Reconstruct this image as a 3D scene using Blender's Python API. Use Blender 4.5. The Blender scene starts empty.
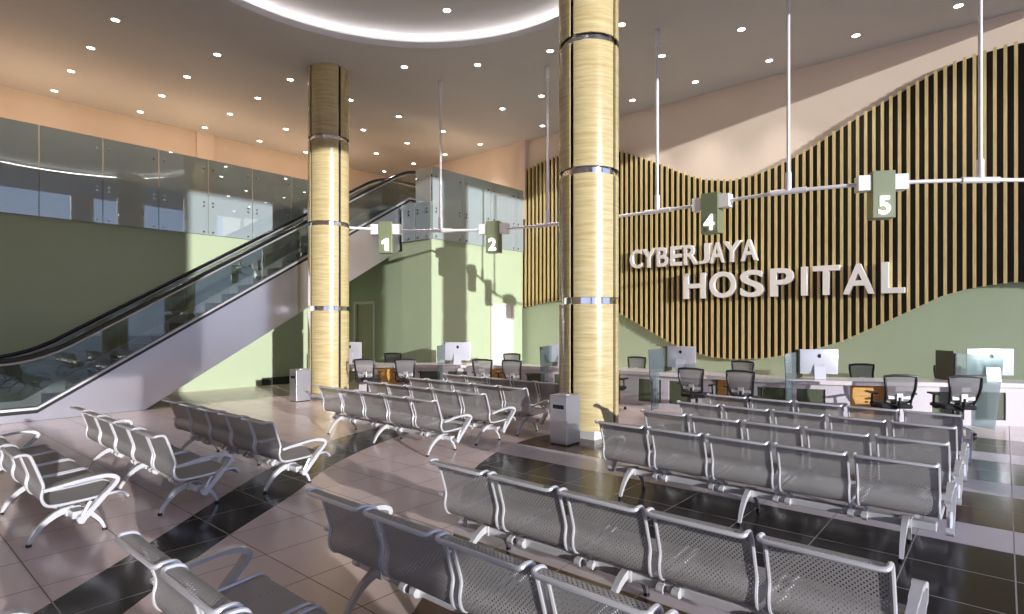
import bpy, math, random
from mathutils import Vector, Matrix
random.seed(7)
SC = bpy.context.scene
COL = SC.collection
PI = math.pi
H = 1.85                       # camera height
CA, SA = 0.760, 0.650          # camera yaw

# ------------------------------------------------------------------ helpers
def lin(r, g, b):
    f = lambda c: (c/255)/12.92 if c/255 <= .04045 else (((c/255)+.055)/1.055)**2.4
    return (f(r), f(g), f(b), 1.0)

class MB:
    """collects faces of one mesh"""
    def __init__(s): s.v = []; s.f = []; s.uv = None
    def add(s, vs, fs):
        o = len(s.v); s.v += [tuple(v) for v in vs]; s.f += [tuple(i+o for i in f) for f in fs]; return s
    def box(s, x0, x1, y0, y1, z0, z1, rz=0, at=(0, 0, 0)):
        c, n = math.cos(rz), math.sin(rz)
        vs = []
        for z in (z0, z1):
            for x, y in ((x0, y0), (x1, y0), (x1, y1), (x0, y1)):
                vs.append((at[0]+x*c-y*n, at[1]+x*n+y*c, at[2]+z))
        return s.add(vs, [(3, 2, 1, 0), (4, 5, 6, 7), (0, 1, 5, 4), (1, 2, 6, 5), (2, 3, 7, 6), (3, 0, 4, 7)])
    def prism(s, poly, axis, a, b):
        """extrude a 2D polygon along an axis: x -> poly is (y,z); y -> (x,z); z -> (x,y)"""
        def P(p, t):
            return (t, p[0], p[1]) if axis == 'x' else (p[0], t, p[1]) if axis == 'y' else (p[0], p[1], t)
        n = len(poly)
        vs = [P(p, a) for p in poly]+[P(p, b) for p in poly]
        fs = [tuple(range(n))[::-1], tuple(range(n, 2*n))]
        fs += [(i, (i+1) % n, n+(i+1) % n, n+i) for i in range(n)]
        return s.add(vs, fs)
    def strip(s, low, high, axis, a, b):
        """band between two polylines with the same number of points, extruded along an axis"""
        for i in range(len(low)-1):
            s.prism([low[i], low[i+1], high[i+1], high[i]], axis, a, b)
        return s
    def tube(s, path, r, seg=8, closed=False, ry=None, cap=True):
        path = [Vector(p) for p in path]; n = len(path)
        rr = r if isinstance(r, (list, tuple)) else [r]*n
        up = Vector((0, 0, 1)); rings = []; prev = None
        for i, p in enumerate(path):
            if closed: t = path[(i+1) % n]-path[i-1]
            else: t = path[min(i+1, n-1)]-path[max(i-1, 0)]
            t.normalize()
            if prev is None:
                a = up if abs(t.dot(up)) < .95 else Vector((1, 0, 0))
                u = t.cross(a).normalized()
            else:
                u = (prev-t*prev.dot(t)).normalized()
            prev = u; w = t.cross(u).normalized()
            k = 1.0 if ry is None else ry
            rings.append([p+u*(rr[i]*math.cos(2*PI*j/seg))+w*(rr[i]*k*math.sin(2*PI*j/seg)) for j in range(seg)])
        vs = [v for g in rings for v in g]; fs = []
        m = n if closed else n-1
        for i in range(m):
            q = (i+1) % n
            for j in range(seg):
                fs.append((i*seg+j, i*seg+(j+1) % seg, q*seg+(j+1) % seg, q*seg+j))
        if cap and not closed:
            fs.append(tuple(range(seg))[::-1]); fs.append(tuple((n-1)*seg+j for j in range(seg)))
        return s.add(vs, fs)
    def blade(s, path, halfs, x0, x1, taper=None):
        """flat bar: path in the (y,z) plane with a half thickness per point, between x0 and x1"""
        n = len(path); L = []; R = []
        for i, p in enumerate(path):
            a = path[max(i-1, 0)]; b = path[min(i+1, n-1)]
            ty, tz = b[0]-a[0], b[1]-a[1]; l = math.hypot(ty, tz) or 1
            ny, nz = -tz/l, ty/l; h = halfs[i]
            L.append((p[0]+ny*h, p[1]+nz*h)); R.append((p[0]-ny*h, p[1]-nz*h))
        vs = []
        for i in range(n):
            k = taper[i] if taper else 1
            vs += [(x0*k, *L[i]), (x1*k, *L[i]), (x1*k, *R[i]), (x0*k, *R[i])]
        fs = [(0, 1, 2, 3), (4*n-1, 4*n-2, 4*n-3, 4*n-4)]
        for i in range(n-1):
            for j in range(4):
                fs.append((4*i+j, 4*(i+1)+j, 4*(i+1)+(j+1) % 4, 4*i+(j+1) % 4))
        return s.add(vs, fs)
    def cyl(s, x, y, z0, z1, r, seg=24, r1=None):
        r1 = r if r1 is None else r1
        vs = [(x+r*math.cos(2*PI*j/seg), y+r*math.sin(2*PI*j/seg), z0) for j in range(seg)]
        vs += [(x+r1*math.cos(2*PI*j/seg), y+r1*math.sin(2*PI*j/seg), z1) for j in range(seg)]
        fs = [(j, (j+1) % seg, seg+(j+1) % seg, seg+j) for j in range(seg)]
        fs += [tuple(range(seg))[::-1], tuple(range(seg, 2*seg))]
        return s.add(vs, fs)
    def lathe(s, prof, seg=24, at=(0, 0, 0)):
        n = len(prof); vs = []; fs = []
        for r, z in prof:
            for j in range(seg):
                vs.append((at[0]+r*math.cos(2*PI*j/seg), at[1]+r*math.sin(2*PI*j/seg), at[2]+z))
        for i in range(n-1):
            for j in range(seg):
                fs.append((i*seg+j, i*seg+(j+1) % seg, (i+1)*seg+(j+1) % seg, (i+1)*seg+j))
        return s.add(vs, fs)
    def arc_shell(s, cx, cy, r0, r1, a0, a1, z0, z1, seg=14):
        A = [a0+(a1-a0)*i/seg for i in range(seg+1)]
        vs = []
        for a in A:
            c, n = math.cos(a), math.sin(a)
            vs += [(cx+r0*c, cy+r0*n, z0), (cx+r1*c, cy+r1*n, z0), (cx+r1*c, cy+r1*n, z1), (cx+r0*c, cy+r0*n, z1)]
        fs = [(3, 2, 1, 0), tuple(4*seg+k for k in range(4))]
        for i in range(seg):
            for j in range(4):
                fs.append((4*i+j, 4*i+(j+1) % 4, 4*(i+1)+(j+1) % 4, 4*(i+1)+j))
        return s.add(vs, fs)
    def mesh(s, name, smooth=False):
        me = bpy.data.meshes.new(name); me.from_pydata(s.v, [], s.f)
        if s.uv:
            ul = me.uv_layers.new(name='UVMap')
            for l in me.loops: ul.data[l.index].uv = s.uv[l.vertex_index]
        me.validate()
        import bmesh
        b = bmesh.new(); b.from_mesh(me); bmesh.ops.recalc_face_normals(b, faces=b.faces); b.to_mesh(me); b.free()
        if smooth:
            for p in me.polygons: p.use_smooth = True
            try: me.set_sharp_from_angle(angle=math.radians(40))
            except Exception: pass
        return me

def obj(name, mb, mat, parent=None, smooth=False, bevel=0, kind=None, label=None):
    me = mb.mesh(name, smooth) if isinstance(mb, MB) else mb
    o = bpy.data.objects.new(name, me); COL.objects.link(o)
    me.materials.clear(); me.materials.append(mat)
    if parent: o.parent = parent
    if bevel:
        m = o.modifiers.new('bevel', 'BEVEL'); m.width = bevel; m.segments = 2; m.limit_method = 'ANGLE'
    if kind: o['kind'] = kind
    if label: o['label'] = label
    return o
def struct(name, mb, mat, **k): return obj(name, mb, mat, kind='structure', **k)
def tag(o, label, cat, group=None):
    o['label'] = label; o['category'] = cat; o['kind'] = 'thing'
    if group: o['group'] = group
    return o
def thing(name, label, cat, loc=(0, 0, 0), rz=0, group=None):
    o = bpy.data.objects.new(name, None); COL.objects.link(o)
    o.empty_display_size = .1; o.location = loc; o.rotation_euler = (0, 0, rz)
    return tag(o, label, cat, group)
def copy_tree(o, parent=None):
    c = o.copy(); COL.objects.link(c)
    if parent: c.parent = parent
    for ch in [k for k in bpy.data.objects if k.parent == o]: copy_tree(ch, c)
    return c

# ------------------------------------------------------------------ materials
def mat(name, col, rough=.5, metal=0, spec=.5, emit=None, estr=0, coat=0):
    m = bpy.data.materials.new(name); m.use_nodes = True
    b = m.node_tree.nodes['Principled BSDF']
    b.inputs['Base Color'].default_value = col; b.inputs['Roughness'].default_value = rough
    b.inputs['Metallic'].default_value = metal; b.inputs['Specular IOR Level'].default_value = spec
    if coat: b.inputs['Coat Weight'].default_value = coat; b.inputs['Coat Roughness'].default_value = .08
    if emit: b.inputs['Emission Color'].default_value = emit; b.inputs['Emission Strength'].default_value = estr
    return m
def nd(m, t, **k):
    n = m.node_tree.nodes.new(t)
    for a, v in k.items(): setattr(n, a, v)
    return n
def lk(m, a, b): m.node_tree.links.new(a, b)
def math_n(m, op, a, b=None):
    n = nd(m, 'ShaderNodeMath', operation=op)
    for i, x in enumerate((a, b)):
        if x is None: continue
        if isinstance(x, (int, float)): n.inputs[i].default_value = x
        else: lk(m, x, n.inputs[i])
    return n.outputs[0]
def mottle(m, col, amt=.06, scale=2.0, stretch=(1, 1, 1)):
    """slow wear variation of the base colour"""
    b = m.node_tree.nodes['Principled BSDF']
    tc = nd(m, 'ShaderNodeTexCoord'); mp = nd(m, 'ShaderNodeMapping'); mp.inputs['Scale'].default_value = stretch
    lk(m, tc.outputs['Object'], mp.inputs['Vector'])
    no = nd(m, 'ShaderNodeTexNoise'); no.inputs['Scale'].default_value = scale; no.inputs['Detail'].default_value = 4
    lk(m, mp.outputs[0], no.inputs['Vector'])
    rp = nd(m, 'ShaderNodeValToRGB')
    rp.color_ramp.elements[0].position = .3; rp.color_ramp.elements[1].position = .7
    rp.color_ramp.elements[0].color = tuple(c*(1-amt) for c in col[:3])+(1,)
    rp.color_ramp.elements[1].color = tuple(min(1, c*(1+amt)) for c in col[:3])+(1,)
    lk(m, no.outputs['Fac'], rp.inputs['Fac']); lk(m, rp.outputs['Color'], b.inputs['Base Color'])
    return m
def paint(name, col, rough=.65, amt=.02): return mottle(mat(name, col, rough, spec=.25), col, amt, 1.3)

TILE = .65
def floor_mat(name, col, grout, rough=.16, amt=.05, spec=.5):
    m = mat(name, col, rough, spec=spec); b = m.node_tree.nodes['Principled BSDF']
    g = nd(m, 'ShaderNodeNewGeometry'); sp = nd(m, 'ShaderNodeSeparateXYZ'); lk(m, g.outputs['Position'], sp.inputs[0])
    def line(out, off):
        a = math_n(m, 'ADD', out, 65*1.0-off+TILE/2)
        a = math_n(m, 'MODULO', a, TILE)
        a = math_n(m, 'SUBTRACT', a, TILE/2)
        a = math_n(m, 'ABSOLUTE', a)
        return math_n(m, 'LESS_THAN', a, .0045)
    # lines at x = .06 + k*.65 and y = 2.22 + k*.65 (65 is 100 tiles)
    fac = math_n(m, 'MAXIMUM', line(sp.outputs[0], .06), line(sp.outputs[1], 2.22))
    # each tile slightly different
    ix = math_n(m, 'FLOOR', math_n(m, 'DIVIDE', math_n(m, 'ADD', sp.outputs[0], 65-.06), TILE))
    iy = math_n(m, 'FLOOR', math_n(m, 'DIVIDE', math_n(m, 'ADD', sp.outputs[1], 65-2.22), TILE))
    cb = nd(m, 'ShaderNodeCombineXYZ'); lk(m, ix, cb.inputs[0]); lk(m, iy, cb.inputs[1])
    wn = nd(m, 'ShaderNodeTexWhiteNoise', noise_dimensions='3D'); lk(m, cb.outputs[0], wn.inputs['Vector'])
    no = nd(m, 'ShaderNodeTexNoise'); no.inputs['Scale'].default_value = 3; no.inputs['Detail'].default_value = 5
    lk(m, g.outputs['Position'], no.inputs['Vector'])
    var = math_n(m, 'ADD', math_n(m, 'MULTIPLY', wn.outputs['Value'], amt), math_n(m, 'MULTIPLY', no.outputs['Fac'], amt))
    hs = nd(m, 'ShaderNodeHueSaturation'); hs.inputs['Color'].default_value = col
    lk(m, math_n(m, 'ADD', var, 1-amt), hs.inputs['Value'])
    mx = nd(m, 'ShaderNodeMix', data_type='RGBA')
    lk(m, fac, mx.inputs[0]); lk(m, hs.outputs[0], mx.inputs[6]); mx.inputs[7].default_value = grout
    lk(m, mx.outputs[2], b.inputs['Base Color'])
    lk(m, math_n(m, 'ADD', math_n(m, 'MULTIPLY', fac, .4), rough), b.inputs['Roughness'])
    return m

def wood_mat(name, c0, c1, stretch, rough=.3, scale=6, coat=0):
    m = mat(name, c0, rough, coat=coat); b = m.node_tree.nodes['Principled BSDF']
    tc = nd(m, 'ShaderNodeTexCoord'); mp = nd(m, 'ShaderNodeMapping'); mp.inputs['Scale'].default_value = stretch
    lk(m, tc.outputs['Object'], mp.inputs['Vector'])
    no = nd(m, 'ShaderNodeTexNoise'); no.inputs['Scale'].default_value = scale; no.inputs['Detail'].default_value = 7
    no.inputs['Roughness'].default_value = .65
    lk(m, mp.outputs[0], no.inputs['Vector'])
    rp = nd(m, 'ShaderNodeValToRGB'); rp.color_ramp.elements[0].position = .33; rp.color_ramp.elements[1].position = .62
    rp.color_ramp.elements[0].color = c1; rp.color_ramp.elements[1].color = c0
    lk(m, no.outputs['Fac'], rp.inputs['Fac']); lk(m, rp.outputs['Color'], b.inputs['Base Color'])
    return m

def tinted_glass(name, tint, haze, hazecol, refl=.12, rough=0.0):
    """flat pane: tinted see-through, a share of milky film, mirror reflection by fresnel"""
    m = bpy.data.materials.new(name); m.use_nodes = True; nt = m.node_tree; nt.nodes.clear()
    out = nd(m, 'ShaderNodeOutputMaterial')
    tr = nd(m, 'ShaderNodeBsdfTransparent'); tr.inputs[0].default_value = tint
    df = nd(m, 'ShaderNodeBsdfDiffuse'); df.inputs[0].default_value = hazecol
    gl = nd(m, 'ShaderNodeBsdfGlossy'); gl.inputs['Roughness'].default_value = rough; gl.inputs[0].default_value = (.86, .95, .93, 1)
    a = nd(m, 'ShaderNodeMixShader'); a.inputs[0].default_value = haze
    tl = nd(m, 'ShaderNodeBsdfTranslucent'); tl.inputs[0].default_value = hazecol
    d2 = nd(m, 'ShaderNodeMixShader'); d2.inputs[0].default_value = .5
    lk(m, df.outputs[0], d2.inputs[1]); lk(m, tl.outputs[0], d2.inputs[2])
    lk(m, tr.outputs[0], a.inputs[1]); lk(m, d2.outputs[0], a.inputs[2])
    lw = nd(m, 'ShaderNodeLayerWeight'); lw.inputs['Blend'].default_value = .25
    fac = math_n(m, 'MINIMUM', math_n(m, 'ADD', math_n(m, 'MULTIPLY', lw.outputs['Fresnel'], .9), refl), 1)
    c = nd(m, 'ShaderNodeMixShader'); lk(m, fac, c.inputs[0]); lk(m, a.outputs[0], c.inputs[1]); lk(m, gl.outputs[0], c.inputs[2])
    lk(m, c.outputs[0], out.inputs[0])
    return m

def perforated(name, col, metal, rough, du=.0245, dv=.0135, hu=.0042, hv=.0052):
    """sheet with staggered slot holes, laid out in metres by the UV map"""
    m = mat(name, col, rough, metal); nt = m.node_tree; b = nt.nodes['Principled BSDF']; out = nt.nodes['Material Output']
    uv = nd(m, 'ShaderNodeUVMap'); sp = nd(m, 'ShaderNodeSeparateXYZ'); lk(m, uv.outputs[0], sp.inputs[0])
    rowf = math_n(m, 'DIVIDE', sp.outputs[1], dv); row = math_n(m, 'FLOOR', rowf)
    odd = math_n(m, 'MULTIPLY', math_n(m, 'MODULO', row, 2), .5)
    fv = math_n(m, 'SUBTRACT', math_n(m, 'SUBTRACT', rowf, row), .5)
    cu = math_n(m, 'ADD', math_n(m, 'DIVIDE', sp.outputs[0], du), odd)
    fu = math_n(m, 'SUBTRACT', math_n(m, 'SUBTRACT', cu, math_n(m, 'FLOOR', cu)), .5)
    e = math_n(m, 'ADD', math_n(m, 'POWER', math_n(m, 'MULTIPLY', fu, du/hu), 2), math_n(m, 'POWER', math_n(m, 'MULTIPLY', fv, dv/hv), 2))
    hole = math_n(m, 'LESS_THAN', e, 1)
    tr = nd(m, 'ShaderNodeBsdfTransparent'); mx = nd(m, 'ShaderNodeMixShader')
    lk(m, hole, mx.inputs[0]); lk(m, b.outputs[0], mx.inputs[1]); lk(m, tr.outputs[0], mx.inputs[2]); lk(m, mx.outputs[0], out.inputs[0])
    return m
def mesh_fabric(name, col, open_share):
    m = mat(name, col, .8); nt = m.node_tree; b = nt.nodes['Principled BSDF']; out = nt.nodes['Material Output']
    tr = nd(m, 'ShaderNodeBsdfTransparent'); mx = nd(m, 'ShaderNodeMixShader'); mx.inputs[0].default_value = open_share
    lk(m, b.outputs[0], mx.inputs[1]); lk(m, tr.outputs[0], mx.inputs[2]); lk(m, mx.outputs[0], out.inputs[0])
    return m

M = {}
M['ceiling'] = paint('ceiling_paint', lin(194, 192, 190))
M['cream'] = paint('cream_wall_paint', lin(238, 219, 199))
M['green'] = paint('green_wall_paint', lin(170, 183, 152))
M['door_white'] = mat('white_door_paint', lin(232, 228, 226), .4)
M['door_green'] = mat('olive_door_paint', lin(150, 152, 118), .5)
M['frame'] = mat('door_frame_paint', lin(206, 200, 190), .4)
M['dark_void'] = mat('dark_skirting', lin(40, 42, 36), .5)
M['white'] = mat('white_lacquer', lin(236, 234, 232), .35)
M['floor_light'] = floor_mat('beige_floor_tile', lin(230, 208, 200), lin(116, 100, 96), .22, .05, .4)
M['floor_pale'] = floor_mat('pale_lilac_floor_tile', lin(206, 194, 196), lin(136, 126, 126), .24, .05, .4)
M['floor_black'] = floor_mat('black_floor_tile', lin(46, 42, 41), lin(170, 160, 156), .17, .2, .3)
M['floor_brown'] = floor_mat('brown_floor_tile', lin(88, 62, 46), lin(170, 152, 136), .18, .2, .3)
M['bamboo'] = wood_mat('pale_bamboo_veneer', lin(202, 188, 144), lin(180, 158, 108), (.8, .8, 11), .24, 2.4, coat=.3)
M['slat'] = wood_mat('gold_oak_slat', lin(214, 192, 134), lin(188, 162, 104), (14, 14, 1.0), .45, 3)
M['black'] = mat('black_backing', lin(22, 20, 18), .7)
M['steel'] = mat('brushed_steel', (.72, .72, .74, 1), .28, 1)
M['clad'] = mat('satin_escalator_cladding', (.60, .58, .62, 1), .28, 1)
M['chrome'] = mat('polished_chrome', (.85, .85, .87, 1), .12, 1)
M['tube'] = mat('silver_seat_frame', (.72, .71, .73, 1), .28, .4)
M['leg'] = mat('cast_aluminium_leg', (.74, .735, .75, 1), .25, .35)
M['sheet'] = perforated('perforated_grey_sheet', (.43, .41, .395, 1), .15, .5)
M['rubber'] = mat('black_rubber', lin(22, 22, 24), .35)
M['handrail'] = mat('black_handrail_rubber', lin(20, 20, 24), .18)
M['step'] = mat('grooved_step_metal', lin(70, 66, 64), .5, .3)
M['alu'] = mat('aluminium_trim', (.56, .55, .56, 1), .4, .7)
M['glass_teal'] = tinted_glass('teal_balustrade_glass', (.70, .88, .85, 1), .78, lin(226, 240, 246), .22)
M['glass_esc'] = tinted_glass('escalator_glass', (.66, .69, .68, 1), .03, lin(180, 190, 190), .07)
M['glass_screen'] = tinted_glass('frosted_screen_glass', (.72, .82, .80, 1), .25, lin(212, 224, 234), .05)
M['bolt'] = mat('stainless_bolt', (.5, .5, .52, 1), .25, 1)
M['screen_dark'] = mat('dark_olive_screen_panel', lin(66, 64, 48), .45)
M['counter_top'] = mottle(mat('pale_stone_countertop', lin(216, 207, 206), .22), lin(216, 207, 206), .06, 7)
M['counter_panel'] = mat('pale_grey_counter_panel', lin(192, 186, 192), .4)
M['inset'] = mat('dark_olive_inset', lin(82, 88, 68), .25)
M['oak_box'] = wood_mat('honey_drawer_wood', lin(206, 160, 88), lin(176, 128, 62), (1, 1, 9), .4, 4)
M['mac'] = mat('white_monitor_shell', lin(198, 198, 206), .3, .2)
M['mac_dark'] = mat('dark_logo', lin(24, 24, 26), .25)
M['display'] = mat('dark_display_glass', lin(14, 14, 16), .1)
M['chair_black'] = mat('black_chair_plastic', lin(28, 28, 32), .4)
M['chair_seat'] = mat('black_chair_fabric', lin(30, 30, 34), .85)
M['chair_mesh'] = mesh_fabric('grey_mesh_weave', lin(118, 116, 116), .22)
M['staff_mesh'] = mat('grey_back_fabric', lin(104, 102, 106), .7)
M['sign_green'] = mat('sage_sign_body', lin(120, 127, 98), .35)
M['sign_white'] = mat('white_sign_block', lin(238, 234, 232), .4)
M['glow'] = mat('lit_numeral', (1, 1, 1, 1), .4, emit=(1, 1, 1, 1), estr=3.5)
M['letter'] = mat('off_white_letter', lin(232, 226, 218), .35)
M['down'] = mat('lit_downlight_lens', (1, 1, 1, 1), .4, emit=(1, .96, .9, 1), estr=14)
M['down_rim'] = mat('white_downlight_rim', lin(226, 220, 212), .4)
M['led'] = mat('lit_led_strip', (1, 1, 1, 1), .4, emit=(1, .93, .94, 1), estr=26)
M['pole'] = mat('satin_white_pole', lin(226, 222, 226), .3, .2)
M['bin_metal'] = mat('brushed_bin_steel', (.66, .66, .70, 1), .3, .85)
M['bin_slot'] = mat('dark_bin_slot', lin(18, 24, 44), .25)
M['outside'] = paint('outside_paving', lin(186, 180, 172))

# ------------------------------------------------------------------ setting
XL, XM, XE, XU = -16.72, -12.52, -13.9, -20.1      # lower left wall, block front, escalator side, upper left wall
YF, YS = 15.37, 11.08                              # feature wall, side of the block
ZC, ZB, ZM = 8.10, 4.28, 5.40                      # ceiling, foot of the glass, upper floor
XR = 2.9                                           # glazed side, open to daylight
YB = -7.0

struct('floor', MB().box(XU-.3, XR+.3, YB-.2, YF+.2, -.2, 0), M['floor_light'])
struct('exterior_ground', MB().box(XR+.3, 70, -60, 60, -.25, -.03), M['outside'])

# curved floor inlays
def crom(pts, n=10):
    out = []
    P = [pts[0]]+list(pts)+[pts[-1]]
    for i in range(1, len(P)-2):
        p0, p1, p2, p3 = [Vector((*q[:2], 0)) for q in P[i-1:i+3]]
        for k in range(n):
            t = k/n
            q = .5*((2*p1)+(p2-p0)*t+(2*p0-5*p1+4*p2-p3)*t*t+(3*p1-p0-3*p2+p3)*t**3)
            out.append((q.x, q.y))
    out.append(tuple(pts[-1][:2])); return out
outer = crom([(-3.0, -1.2), (-3.75, -.3), (-4.65, .75), (-5.5, 1.74), (-6.35, 2.68), (-7.25, 3.75), (-8.0, 4.95), (-8.35, 5.9), (-8.45, 6.8), (-8.3, 8.0), (-7.8, 9.3)])
inner = crom([(-2.5, -.9), (-3.3, .05), (-4.2, 1.1), (-5.05, 2.1), (-5.85, 3.2), (-6.6, 4.1), (-7.2, 5.15), (-7.55, 6.05), (-7.72, 6.9), (-7.65, 7.9), (-7.1, 9.0)])
struct('trim_1', MB().strip(outer, inner, 'z', -.01, .0015), M['floor_black'])
edge = crom([(-1.4, 0), (-2.2, 1.2), (-2.85, 2.35), (-3.5, 3.3), (-4.35, 4.25), (-4.95, 5.0), (-5.3, 5.6), (-5.62, 6.4), (-5.77, 7.2), (-5.72, 7.8), (-5.5, 8.5), (-5.05, 9.3), (-4.4, 10.2), (-3.5, 11.0), (-2.6, 11.6), (-1.6, 12.2), (-.4, 13.2), (1, 14.3)], 12)
def edge_x(y):
    for a, b in zip(edge, edge[1:]):
        if a[1] <= y <= b[1]: return a[0]+(b[0]-a[0])*(y-a[1])/max(1e-6, b[1]-a[1])
    return edge[-1][0]
rows = [(.92, 2.87, 'floor_brown'), (2.87, 3.52, 'floor_brown'), (3.52, 4.17, 'floor_pale'), (4.17, 6.12, 'floor_black'), (6.12, 6.77, 'floor_pale'), (6.77, 8.07, 'floor_brown'), (8.07, 8.72, 'floor_pale'),
        (8.72, 10.02, 'floor_black'), (10.02, 10.67, 'floor_pale'), (10.67, 11.97, 'floor_brown')]
for i, (a, b, k) in enumerate(rows):
    lo = [(edge_x(a+(b-a)*t/10), a+(b-a)*t/10) for t in range(11)]
    hi = [(XR, y) for x, y in lo]
    struct('trim_%d' % (i+2), MB().strip(lo, hi, 'z', -.01, .0012), M[k])

# ceiling with round recess
CX0, CY0, CR = -7.2, 5.48, 4.27
def ceil_mesh():
    m = MB(); N = 96; x0, x1, y0, y1 = XU-.3, 1.3, YB-.2, YF+.2
    for z in (ZC, ZC+.14):
        o = len(m.v); vs = []
        for i in range(N):
            a = 2*PI*i/N; c, s = math.cos(a), math.sin(a)
            t = min([((x1 if c > 0 else x0)-CX0)/c if abs(c) > 1e-9 else 1e9, ((y1 if s > 0 else y0)-CY0)/s if abs(s) > 1e-9 else 1e9])
            vs += [(CX0+CR*c, CY0+CR*s, z), (CX0+t*c, CY0+t*s, z)]
        m.add(vs, [(2*i, 2*i+1, (2*i+3) % (2*N), (2*i+2) % (2*N)) for i in range(N)])
    for i in range(N):
        j = (i+1) % N
        m.f.append((2*i, 2*j, 2*N+2*j, 2*N+2*i)); m.f.append((2*i+1, 2*j+1, 2*N+2*j+1, 2*N+2*i+1))
    # corner gussets of the rectangle
    for z in (ZC, ZC+.14):
        for sx, sy in ((x0, y0), (x0, y1), (x1, y0), (x1, y1)):
            best = []
            for i in range(N):
                a = 2*PI*i/N; c, s = math.cos(a), math.sin(a)
                tx = ((x1 if c > 0 else x0)-CX0)/c if abs(c) > 1e-9 else 1e9; ty = ((y1 if s > 0 else y0)-CY0)/s if abs(s) > 1e-9 else 1e9
                t = min(tx, ty); p = (CX0+t*c, CY0+t*s)
                best.append((math.hypot(p[0]-sx, p[1]-sy), i, p))
            on_x = min(b for b in best if abs(b[2][0]-sx) < 1e-6); on_y = min(b for b in best if abs(b[2][1]-sy) < 1e-6)
            m.add([(sx, sy, z), (*on_x[2], z), (*on_y[2], z)], [(0, 1, 2)])
    return m
struct('ceiling', ceil_mesh(), M['ceiling'])
struct('ceiling_recess', MB().lathe([(CR+.02, ZC+.14), (CR+.55, ZC+.14), (CR+.55, ZC+.32), (CR+.45, ZC+.34), (0.01, ZC+.34)], 96, (CX0, CY0, 0)), M['ceiling'], smooth=True)
led = obj('cove_light', MB().tube([(CX0+(CR+.16)*math.cos(2*PI*i/96), CY0+(CR+.16)*math.sin(2*PI*i/96), ZC+.17) for i in range(96)], .02, 6, closed=True), M['led'])
tag(led, 'glowing light strip in the rim of the round ceiling recess', 'light')

struct('ceiling_edge', MB().box(1.3, XR+.35, YB-.2, YF+.2, ZC+.5, ZC+.65).box(1.3, 1.42, YB-.2, YF+.2, ZC, ZC+.5), M['ceiling'])
# walls
def wall_shape(pts, axis, a, b): return MB().prism(pts, axis, a, b)
struct('wall_left_lower', MB().box(XL-.25, XL, YB, YF, 0, ZM-.04), M['green'])
struct('wall_left_upper', MB().box(XU-.25, XU, YB, YF+.2, ZM-.5, ZC), M['cream'])
struct('trim_20', MB().box(XU, XU+.14, 7.58, 8.12, ZM, ZC), M['cream'])
struct('floor_upper_walkway', MB().box(XU, XL-.02, YB, YF, ZM-.4, ZM), M['cream'])
struct('wall_block_front', MB().box(XM-.2, XM, YS, 15.17, 0, ZM-.04), M['green'])
dx0, dx1 = -16.30, -15.22
struct('wall_block_side', MB().box(XM-4.2, dx0, YS, YS+.2, 0, 4.02).box(dx1, XM-.2, YS, YS+.2, 0, 4.02).box(dx0, dx1, YS, YS+.2, 2.52, 4.02).box(XE+.05, XM-.2, YS, YS+.2, 4.02, ZM-.04), M['green'])
struct('floor_upper_block', MB().box(XL, XM-.2, YS+.2, YF, ZM-.35, ZM), M['cream'])
struct('door_1', MB().box(dx0+.05, dx1-.05, YS+.06, YS+.11, 0.01, 2.47), M['door_green'])
struct('trim_21', MB().box(dx0-.03, dx0+.06, YS-.03, YS+.1, 0, 2.55).box(dx1-.06, dx1+.03, YS-.03, YS+.1, 0, 2.55).box(dx0+.06, dx1-.06, YS-.03, YS+.1, 2.46, 2.55), M['frame'])
struct('door_2', MB().box(XM, XM+.02, 13.64, 14.60, 0.01, 2.44), M['door_white'])
struct('trim_22', MB().box(XM, XM+.05, 13.57, 13.65, 0, 2.50).box(XM, XM+.05, 14.59, 14.67, 0, 2.50).box(XM, XM+.05, 13.65, 14.59, 2.43, 2.50), M['frame'])
struct('wall_back_lower', MB().box(XM-.2, XR+.3, YF, YF+.25, 0, 4.4), M['green'])
struct('wall_back_upper', MB().box(XU-.2, XR+.3, YF, YF+.25, 4.4, ZC+.5), M['cream'])
struct('wall_back_room', MB().box(XU, XM-.2, YF, YF+.2, 0, 4.4), M['green'])
struct('trim_23', MB().box(-13.0, -12.43, YF-.16, YF, ZM, ZC), M['cream'])
struct('wall_front', MB().box(XU, -17, YB-.25, YB, 0, ZC).box(-17, -5, YB-.25, YB, 0, ZC).box(-5, XR, YB-.25, YB, 5.0, ZC), M['cream'])
struct('wall_right', MB().box(XR, XR+.25, YB, .85, 3.3, ZC+.5), M['cream'])
struct('trim_24', MB().box(XL, XL+.05, 8.15, 11.0, 0, .22), M['dark_void'])

# ------------------------------------------------------------------ columns
def column(x, y, label, ztop=ZC-.002):
    t = thing('round_column', label, 'column', (x, y, 0))
    obj('column_core', MB().box(-.31, .31, -.31, .31, 0, .3), M['white'], t)
    obj('steel_lining', MB().cyl(0, 0, .16, ztop, .425, 48), M['steel'], t, smooth=True)
    lev = [(.15, 2.15), (2.26, 4.21), (4.32, 6.30), (6.41, ztop)]
    for z0, z1 in lev:
        for q in range(4):
            g = .075
            a0 = q*PI/2+g; a1 = (q+1)*PI/2-g
            obj('wood_panel', MB().arc_shell(0, 0, .46, .49, a0, a1, z0, z1, 16), M['bamboo'], t, smooth=True)
    for z0, z1 in ((2.15, 2.26), (4.21, 4.32), (6.30, 6.41)):
        obj('metal_ring', MB().cyl(0, 0, z0+.005, z1-.005, .438, 48), M['chrome'], t, smooth=True)
    return t
column(-5.215, 8.04, 'bamboo clad round column in front of the slatted wall, beside a steel bin')
column(-12.77, 7.92, 'bamboo clad round column beside the escalator, its top reaching the ceiling')
column(2.3, 8.05, 'bamboo clad round column on the glazed side, level with the reception desks', ZC+.498)
column(2.3, .35, 'bamboo clad round column on the glazed side, nearest the camera', ZC+.498)

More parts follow.
